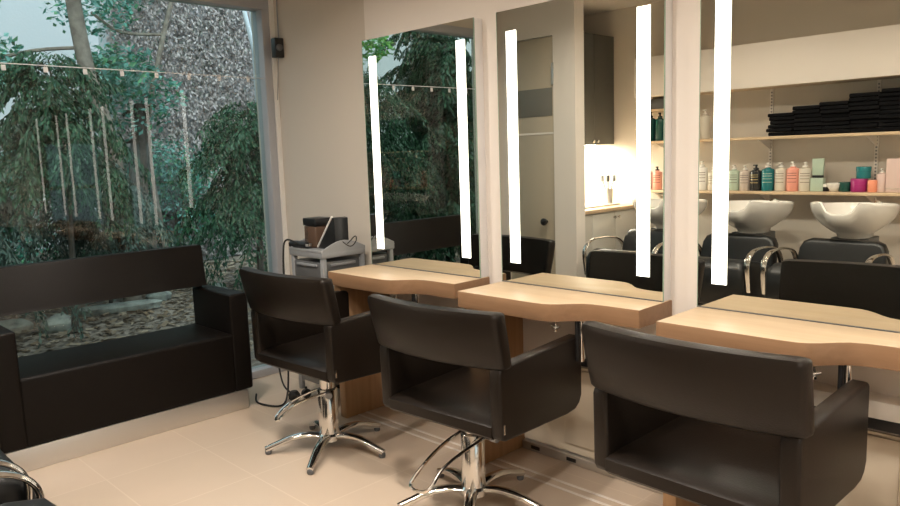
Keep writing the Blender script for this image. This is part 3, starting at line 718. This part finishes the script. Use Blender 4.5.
# ------------------------------------------------------------------ garden
gv = []; gf = []
nx, ny = 34, 60
GX0, GX1, GY0, GY1 = -12.5, WX-.27, -9, 10
def gh(x, y):
    return -.04 + max(0, (-5.2-x))*.055 + .03*math.sin(x*2.1+y*1.3)+.025*math.sin(y*3.1-x)
for i in range(nx+1):
    for j in range(ny+1):
        x = GX0+(GX1-GX0)*i/nx; y = GY0+(GY1-GY0)*j/ny; gv.append((x, y, gh(x, y)))
for i in range(nx):
    for j in range(ny):
        a = i*(ny+1)+j; gf.append((a, a+ny+1, a+ny+2, a+1))
o = raw('ground', gv, gf, M['ground']); o['kind'] = 'structure'
b = new(); add_box(b, -11.4, -11.1, -9, 10, -.2, 4.4); struct('wall_outside', b, M['render'])
# bark chips as loose stuff
vs = []; fs = []
for i in range(9000):
    x = random.uniform(-8.6, -4.7); y = random.uniform(-.2, 6); z = gh(x, y)+random.uniform(.002, .02)
    s = random.uniform(.012, .045); a = random.uniform(0, PI); ti = random.uniform(-.5, .5); w_ = s*random.uniform(.2, .5)
    d = Vector((math.cos(a), math.sin(a), ti*.6))*s; e = Vector((-math.sin(a), math.cos(a), random.uniform(-.5, .5)))*w_
    p = Vector((x, y, z)); k = len(vs); vs += [p-d-e, p+d-e, p+d+e, p-d+e]; fs.append((k, k+1, k+2, k+3))
tag(raw('bark_chips', vs, fs, M['chips']), 'brown bark chips and leaf litter covering the garden ground', 'bark chips', kind='stuff')

def leaf(vs, fs, p, d, w, n):
    """folded leaf from p along d, width w, n = rough normal"""
    s = d.cross(n)
    if s.length < 1e-6: s = Vector((1, 0, 0))
    s = s.normalized()*w; m_ = p+d*.45; k = len(vs)
    vs += [p, m_+s-n*w*.2, p+d, m_-s-n*w*.2]; fs.append((k, k+1, k+2, k+3))
def rv(s=1.): return Vector((random.uniform(-s, s), random.uniform(-s, s), random.uniform(-s, s)))
def frond_tree(name, label, loc, h, R, nb, m, bark=None, llen=.07, lw=.012, droop=.9, z0=.3, tr=.05, cat='tree', group='garden trees and shrubs', twig=9, bl=1.):
    t = thing(name, label, cat, loc, 0, group)
    b = new(); P = smooth_path([(0, 0, 0), (.04, .03, h*.35), (-.03, .05, h*.7), (.02, 0, h*.97)], 5)
    add_tube(b, P, [tr*(1-.8*i/(len(P)-1)) for i in range(len(P))], 8); tk = obj('trunk', b, bark or M['barkd'], t)
    vs = []; fs = []
    for i in range(nb):
        u = ((i//4)+.5+random.uniform(-.35, .35))/(nb/4); z = z0+(h-z0)*u; r = R*(1-.6*u)*random.uniform(.45, 1.3)*bl; a = i*2.399+random.uniform(-.5, .5)
        dv = Vector((math.cos(a), math.sin(a), 0)); prev = Vector((0, 0, z)); K = max(8, int(r*26)); bend = random.uniform(-.5, .5)
        dr = droop*random.uniform(.35, 1.0)
        for j in range(1, K+1):
            s = j/K; aa = a+bend*s; p = Vector((math.cos(aa)*r*s, math.sin(aa)*r*s, z+.22*r*math.sin(s*PI*.7)-dr*r*s*s))
            dd = (p-prev).normalized()
            k = len(vs); sd = Vector((-dd.y, dd.x, 0)).normalized()*.005*(1.2-s); vs += [prev-sd, prev+sd, p+sd, p-sd]; fs.append((k, k+1, k+2, k+3))
            for sgn in (-1, 1):
                tl = random.uniform(.10, .24)*(1.15-.6*s); td = (dd*.6+Vector((-math.sin(aa), math.cos(aa), 0))*sgn*random.uniform(.3, .9)+Vector((0, 0, -.75))+rv(.2)).normalized()
                nl = max(3, int(tl/.026))
                for q in range(nl):
                    c = p+td*tl*(q+1)/nl+Vector((0, 0, -.35*tl*((q+1)/nl)**2))
                    for s2 in (-1, 1):
                        ld = (td*.8+td.cross(Vector((0, 0, 1)))*s2*.55+rv(.2)+Vector((0, 0, -.25))).normalized()*llen*random.uniform(.6, 1.2)
                        leaf(vs, fs, c, ld, lw*random.uniform(.7, 1.3), (Vector((0, 0, 1))+rv(.6)).normalized())
            prev = p
    raw('foliage', [tuple(v) for v in vs], fs, m, t)
    return t
def bush(name, label, loc, rx, ry, rz_, n, m, ls=.06, cat='shrub', stems=True, group='garden trees and shrubs', shell=.5):
    t = thing(name, label, cat, loc, 0, group)
    vs = []; fs = []
    lobes = [(rv(.55), random.uniform(.35, .6)) for _ in range(14)]
    for i in range(n):
        c, r = random.choice(lobes); d = rv(1)
        while d.length > 1 or d.length < .2: d = rv(1)
        d = d.normalized()*(r*(shell+(1-shell)*random.random()))
        p = Vector(((c.x+d.x)*rx, (c.y+d.y)*ry, (c.z*.8+d.z)*rz_+rz_))
        if p.z < 0.02: continue
        nrm = (d.normalized()+rv(.6)).normalized(); ld = nrm.cross(rv(1)).normalized()*ls*random.uniform(.6, 1.4)+Vector((0, 0, -.01))
        leaf(vs, fs, p, ld, ls*random.uniform(.25, .42), nrm)
    raw('foliage', [tuple(v) for v in vs], fs, m, t)
    if stems:
        b = new()
        for i in range(5):
            a = i*1.257; add_tube(b, smooth_path([(0, 0, -.02), (.15*rx*math.cos(a), .15*ry*math.sin(a), rz_*.5), (.45*rx*math.cos(a), .45*ry*math.sin(a), rz_*1.25)], 4), .014, 6)
        obj('stems', b, M['barkd'], t)
    return t
def trunk_tree(label, pts, r, crown, m, n, ls, group='garden trees and shrubs', bark=None):
    t = thing('tree', label, 'tree', (pts[0][0], pts[0][1], 0), 0, group); base = Vector((pts[0][0], pts[0][1], 0))
    P = smooth_path([Vector(p)-base for p in pts], 6); b = new()
    add_tube(b, P, [r*(1-.35*i/(len(P)-1)) for i in range(len(P))], 12); tk = obj('trunk', b, bark or M['bark'], t)
    vs = []; fs = []
    for (cx, cy, cz, R) in crown:
        c = Vector((cx, cy, cz))-base
        k0 = min(range(len(P)), key=lambda k: (P[k]-c).length)
        b = new(); add_tube(b, smooth_path([P[k0], (P[k0]+c)/2+rv(.1), c], 4), .016, 6); obj('branch', b, bark or M['bark'], tk)
        for i in range(n):
            d = rv(1)
            while d.length > 1: d = rv(1)
            p = c+Vector((d.x*R, d.y*R, d.z*R*.6)); nrm = (Vector((0, 0, 1))+rv(.9)).normalized()
            leaf(vs, fs, p, nrm.cross(rv(1)).normalized()*ls*random.uniform(.6, 1.3), ls*random.uniform(.2, .35), nrm)
    raw('foliage', [tuple(v) for v in vs], fs, m, t)
    return t
# pale trunk at upper left with light leaves
trunk_tree('tree with a smooth pale brown trunk rising behind the upper left of the window', [(-7.0, 2.66, gh(-7, 2.66)), (-7.02, 2.64, .9), (-6.98, 2.58, 1.6), (-7.0, 2.44, 2.3), (-7.0, 2.36, 3.2), (-7.0, 2.3, 4.2)], .085,
           [(-7.2, 1.3, 3.1, .6), (-6.9, 2.75, 3.1, .5), (-7.4, 2.2, 3.9, .9), (-7.6, .4, 3.2, .8), (-7.4, 1.7, 2.3, .45), (-7.3, 2.8, 2.3, .4)], M['leaf_c'], 800, .075)
trunk_tree('slim tree with yellow-green lit leaves at the top left of the window', [(-9.4, .6, .2), (-9.3, .8, 1.5), (-9.2, 1.2, 2.6), (-9.1, 1.5, 3.6)], .04,
           [(-8.9, 1.75, 2.55, .40), (-8.8, 2.25, 2.35, .30), (-8.7, 1.5, 2.9, .35), (-8.8, 2.0, 3.2, .3)], M['leaf_b'], 380, .10)
trunk_tree('thin leaning tree in front of the dry ivy wall', [(-8.0, 3.5, .1), (-8.0, 3.35, 1.6), (-7.95, 3.55, 2.6), (-8.0, 3.9, 3.6)], .035,
           [(-8.3, 3.0, 3.0, .45), (-8.2, 3.3, 3.5, .6), (-8.2, 2.9, 2.3, .4)], M['leaf_c'], 420, .08)
trunk_tree('dark trunk standing behind the sofa back in the garden', [(-7.6, 3.12, .05), (-7.65, 3.1, .5), (-7.6, 3.05, 1.2), (-7.7, 3.2, 2.0)], .12,
           [(-7.7, 3.0, 1.9, .45), (-7.7, 2.4, 1.7, .45), (-7.8, 3.3, 2.1, .4)], M['leaf_c'], 420, .07, bark=M['barkd'])
# drooping evergreens, their fronds above the litter
frond_tree('evergreen', 'dark drooping evergreen filling the right end of the window', (-6.35, 3.62, 0.02), 1.95, .95, 72, M['leaf_d'], z0=.75, tr=.04, droop=.85, llen=.055, lw=.0085)
frond_tree('evergreen', 'dark drooping evergreen low in the middle of the window', (-7.0, 2.45, 0.02), 1.45, .85, 44, M['leaf_e'], z0=.7, tr=.02, llen=.055, lw=.0085)
frond_tree('evergreen', 'dark drooping evergreen left of the pale trunk', (-6.4, 1.95, 0.05), 2.25, .80, 56, M['leaf_d'], z0=1.2, tr=.03, llen=.06, lw=.009)
frond_tree('evergreen', 'greyish drooping evergreen at the left edge of the window', (-6.8, 1.15, 0.05), 1.6, 1.1, 60, M['leaf_e'], z0=.75, tr=.03, llen=.06, lw=.009)
frond_tree('evergreen', 'dark drooping evergreen reaching in from the left beyond the window edge', (-6.2, .3, 0.05), 2.3, 1.1, 60, M['leaf_d'], z0=.8, tr=.03, llen=.055, lw=.0085)
# leafy shrubs behind
bush('shrub', 'bluish leafed shrub behind the evergreens at left', (-9.0, 1.9, .2), .85, 1.0, .95, 4200, M['leaf_c'])
bush('shrub', 'bluish green shrub below the dry ivy wall', (-8.75, 3.9, .2), .4, 1.0, .85, 3600, M['leaf_c'], .05)
bush('shrub', 'mid green shrub in the middle of the window behind the thin tree', (-9.6, 3.0, .2), .7, .8, 1.2, 3600, M['leaf_m'])
bush('shrub', 'mid green shrub behind the right evergreen', (-8.7, 6.3, .2), .7, .8, 1.0, 3600, M['leaf_m'])
bush('shrub', 'mid green shrub low at the right end of the window', (-6.8, 4.2, .02), .4, .45, .30, 2200, M['leaf_m'], .045)
bush('shrub', 'mid green shrub behind the left evergreen', (-9.4, .1, .2), .9, 1.0, 1.3, 3600, M['leaf_c'])
bush('shrub', 'bright bluish shrub low behind the greyish evergreen at left', (-8.2, 1.5, .12), .5, .9, .6, 4200, M['leaf_c'], .05)
bush('shrub', 'low dark shrub beside the stones behind the sofa', (-8.5, 2.9, .15), .35, .6, .22, 1600, M['leaf_d'], .05)
# trees only the first mirror shows
for i, (x, y, h_, R_, m_) in enumerate([(-6.3, -1.1, 2.7, 1.2, 'leaf_d'), (-7.4, -1.9, 3.2, 1.4, 'leaf_d'), (-8.6, -3.2, 3.4, 1.5, 'leaf_e')]):
    frond_tree('evergreen', ['dark evergreen showing in the first mirror, nearest the glass', 'tall dark evergreen in the middle of the first mirror', 'greyish evergreen far back in the first mirror'][i], (x, y, .05), h_, R_, 64, M[m_], z0=.3, tr=.05, llen=.08, lw=.014)
bush('shrub', 'mid green tall shrub far back at left in the first mirror', (-9.6, -1.3, .2), 1.2, 1.2, 1.5, 3600, M['leaf_m'], .08)
bush('shrub', 'mid green tall shrub far back at right in the first mirror', (-9.8, -4.6, .2), 1.2, 1.2, 1.6, 3600, M['leaf_m'], .08)
trunk_tree('tree with bright green leaves at the top left of the first mirror', [(-7.6, -.3, .1), (-7.6, -.35, 1.5), (-7.5, -.4, 2.6), (-7.6, -.5, 3.6)], .05,
           [(-7.2, -.65, 2.75, .35), (-7.4, -.2, 3.0, .4), (-7.6, -1.0, 3.1, .3)], M['leaf_b'], 500, .08)
# dry ivy covered block
t = thing('ivy_screen', 'wall of dry greyish pink ivy at the upper right of the window', 'ivy')
b = new(); add_box(b, -9.4, -9.05, 3.45, 5.3, .0, 3.9); obj('backing_wall', b, M['render'], t, False)
vs = []; fs = []
for i in range(26000):
    y = random.uniform(3.42, 5.32); z = random.uniform(.2, 3.95); x = -9.05+abs(random.gauss(0, .09))
    nrm = (Vector((1, 0, .5))+rv(.45)).normalized(); d = (Vector((0, 0, -1))+rv(.9)).normalized()*random.uniform(.03, .075)
    leaf(vs, fs, Vector((x, y, z)), d, random.uniform(.008, .018), nrm)
raw('foliage', [tuple(v) for v in vs], fs, M['leaf_i'], t)
# grey post and white rod at the right end
b = new(); add_box(b, -7.9, -7.7, 4.62, 5.05, .1, 3.6, .01); tag(obj('garden_pillar', b, M['render']), 'blue-grey rendered pillar outside the right end of the window', 'pillar')
b = new(); add_tube(b, [(-4.8, 2.735, 2.62), (-4.8, 2.895, 1.85)], .016, 10); add_tube(b, [(-4.8, 2.735, 2.62), (-4.47, 2.735, 2.72)], .014, 10)
tag(obj('awning_rod', b, M['rod']), 'thin white slanting rod outside the top right corner of the window', 'rod')
# stones and fallen log behind the sofa
def stone(x, y, sx, sy, sz, rz, label, flat=False):
    b = new(); bmesh.ops.create_icosphere(b, subdivisions=3, radius=1)
    for v in b.verts:
        n_ = .16*math.sin(v.co.x*5+x*9)+.12*math.sin(v.co.y*6+y*7)+.1*math.sin(v.co.z*7+x)
        v.co *= 1+n_*.5
        v.co.z = max(-.6, min(.62 if flat else 1, v.co.z)); v.co = Vector((v.co.x*sx, v.co.y*sy, v.co.z*sz))
    o = obj('garden_stone', b, M['stone']); o.location = (x, y, gh(x, y)+sz*.4); o.rotation_euler = (0, 0, rz)
    tag(o, label, 'stone', 'stones behind the sofa')
stone(-6.75, 2.45, .10, .36, .07, -.25, 'long flat grey stone seen under the sofa backrest', True)
stone(-6.6, 1.9, .10, .14, .09, .3, 'rounded grey stone at the left under the sofa backrest')
stone(-6.9, 1.62, .12, .16, .08, -.4, 'grey stone beside the left sofa armrest')
stone(-7.1, 2.95, .10, .12, .07, .2, 'small mossy stone beside the dark trunk')
stone(-6.9, 3.45, .12, .15, .10, .6, 'grey stone right of the dark trunk')

# ------------------------------------------------------------------ world and camera
w = bpy.data.worlds.new('world'); S.world = w; w.use_nodes = True
bg = w.node_tree.nodes['Background']; bg.inputs[0].default_value = (.74, .86, 1, 1); bg.inputs[1].default_value = 1.5
sun = bpy.data.lights.new('sky_glow', 'SUN'); sun.energy = 4.6; sun.angle = math.radians(25); sun.color = (.85, .95, 1)
so = bpy.data.objects.new('sky_glow', sun); C.objects.link(so); so.rotation_euler = (math.radians(14), math.radians(36), 0)

F = Vector((-0.70709, .69463, -.13241)); 
yaw, pitch, roll, f = .794, .1328, -.0328, 737.787
yaw, pitch, roll, f = YPRF = (0.79404, 0.13280, -0.03280, 737.787)
Fv = Vector((-math.sin(yaw)*math.cos(pitch), math.cos(yaw)*math.cos(pitch), -math.sin(pitch)))
r0 = Vector((math.cos(yaw), math.sin(yaw), 0)); u0 = r0.cross(Fv)
rr = r0*math.cos(roll)+u0*math.sin(roll); uu = rr.cross(Fv)
cam = bpy.data.cameras.new('camera'); co = bpy.data.objects.new('camera', cam); C.objects.link(co)
co.matrix_world = Matrix(((rr.x, uu.x, -Fv.x, 0), (rr.y, uu.y, -Fv.y, 0), (rr.z, uu.z, -Fv.z, 1.4), (0, 0, 0, 1)))
cam.sensor_width = 36; cam.lens = f/900*36; cam.clip_start = .02
S.camera = co
S.view_settings.view_transform = 'Standard'; S.view_settings.look = 'None'; S.view_settings.gamma = 1; S.view_settings.exposure = 0.0
S.view_settings.use_curve_mapping = False
S.cycles.max_bounces = 10; S.cycles.glossy_bounces = 6; S.cycles.transparent_max_bounces = 12
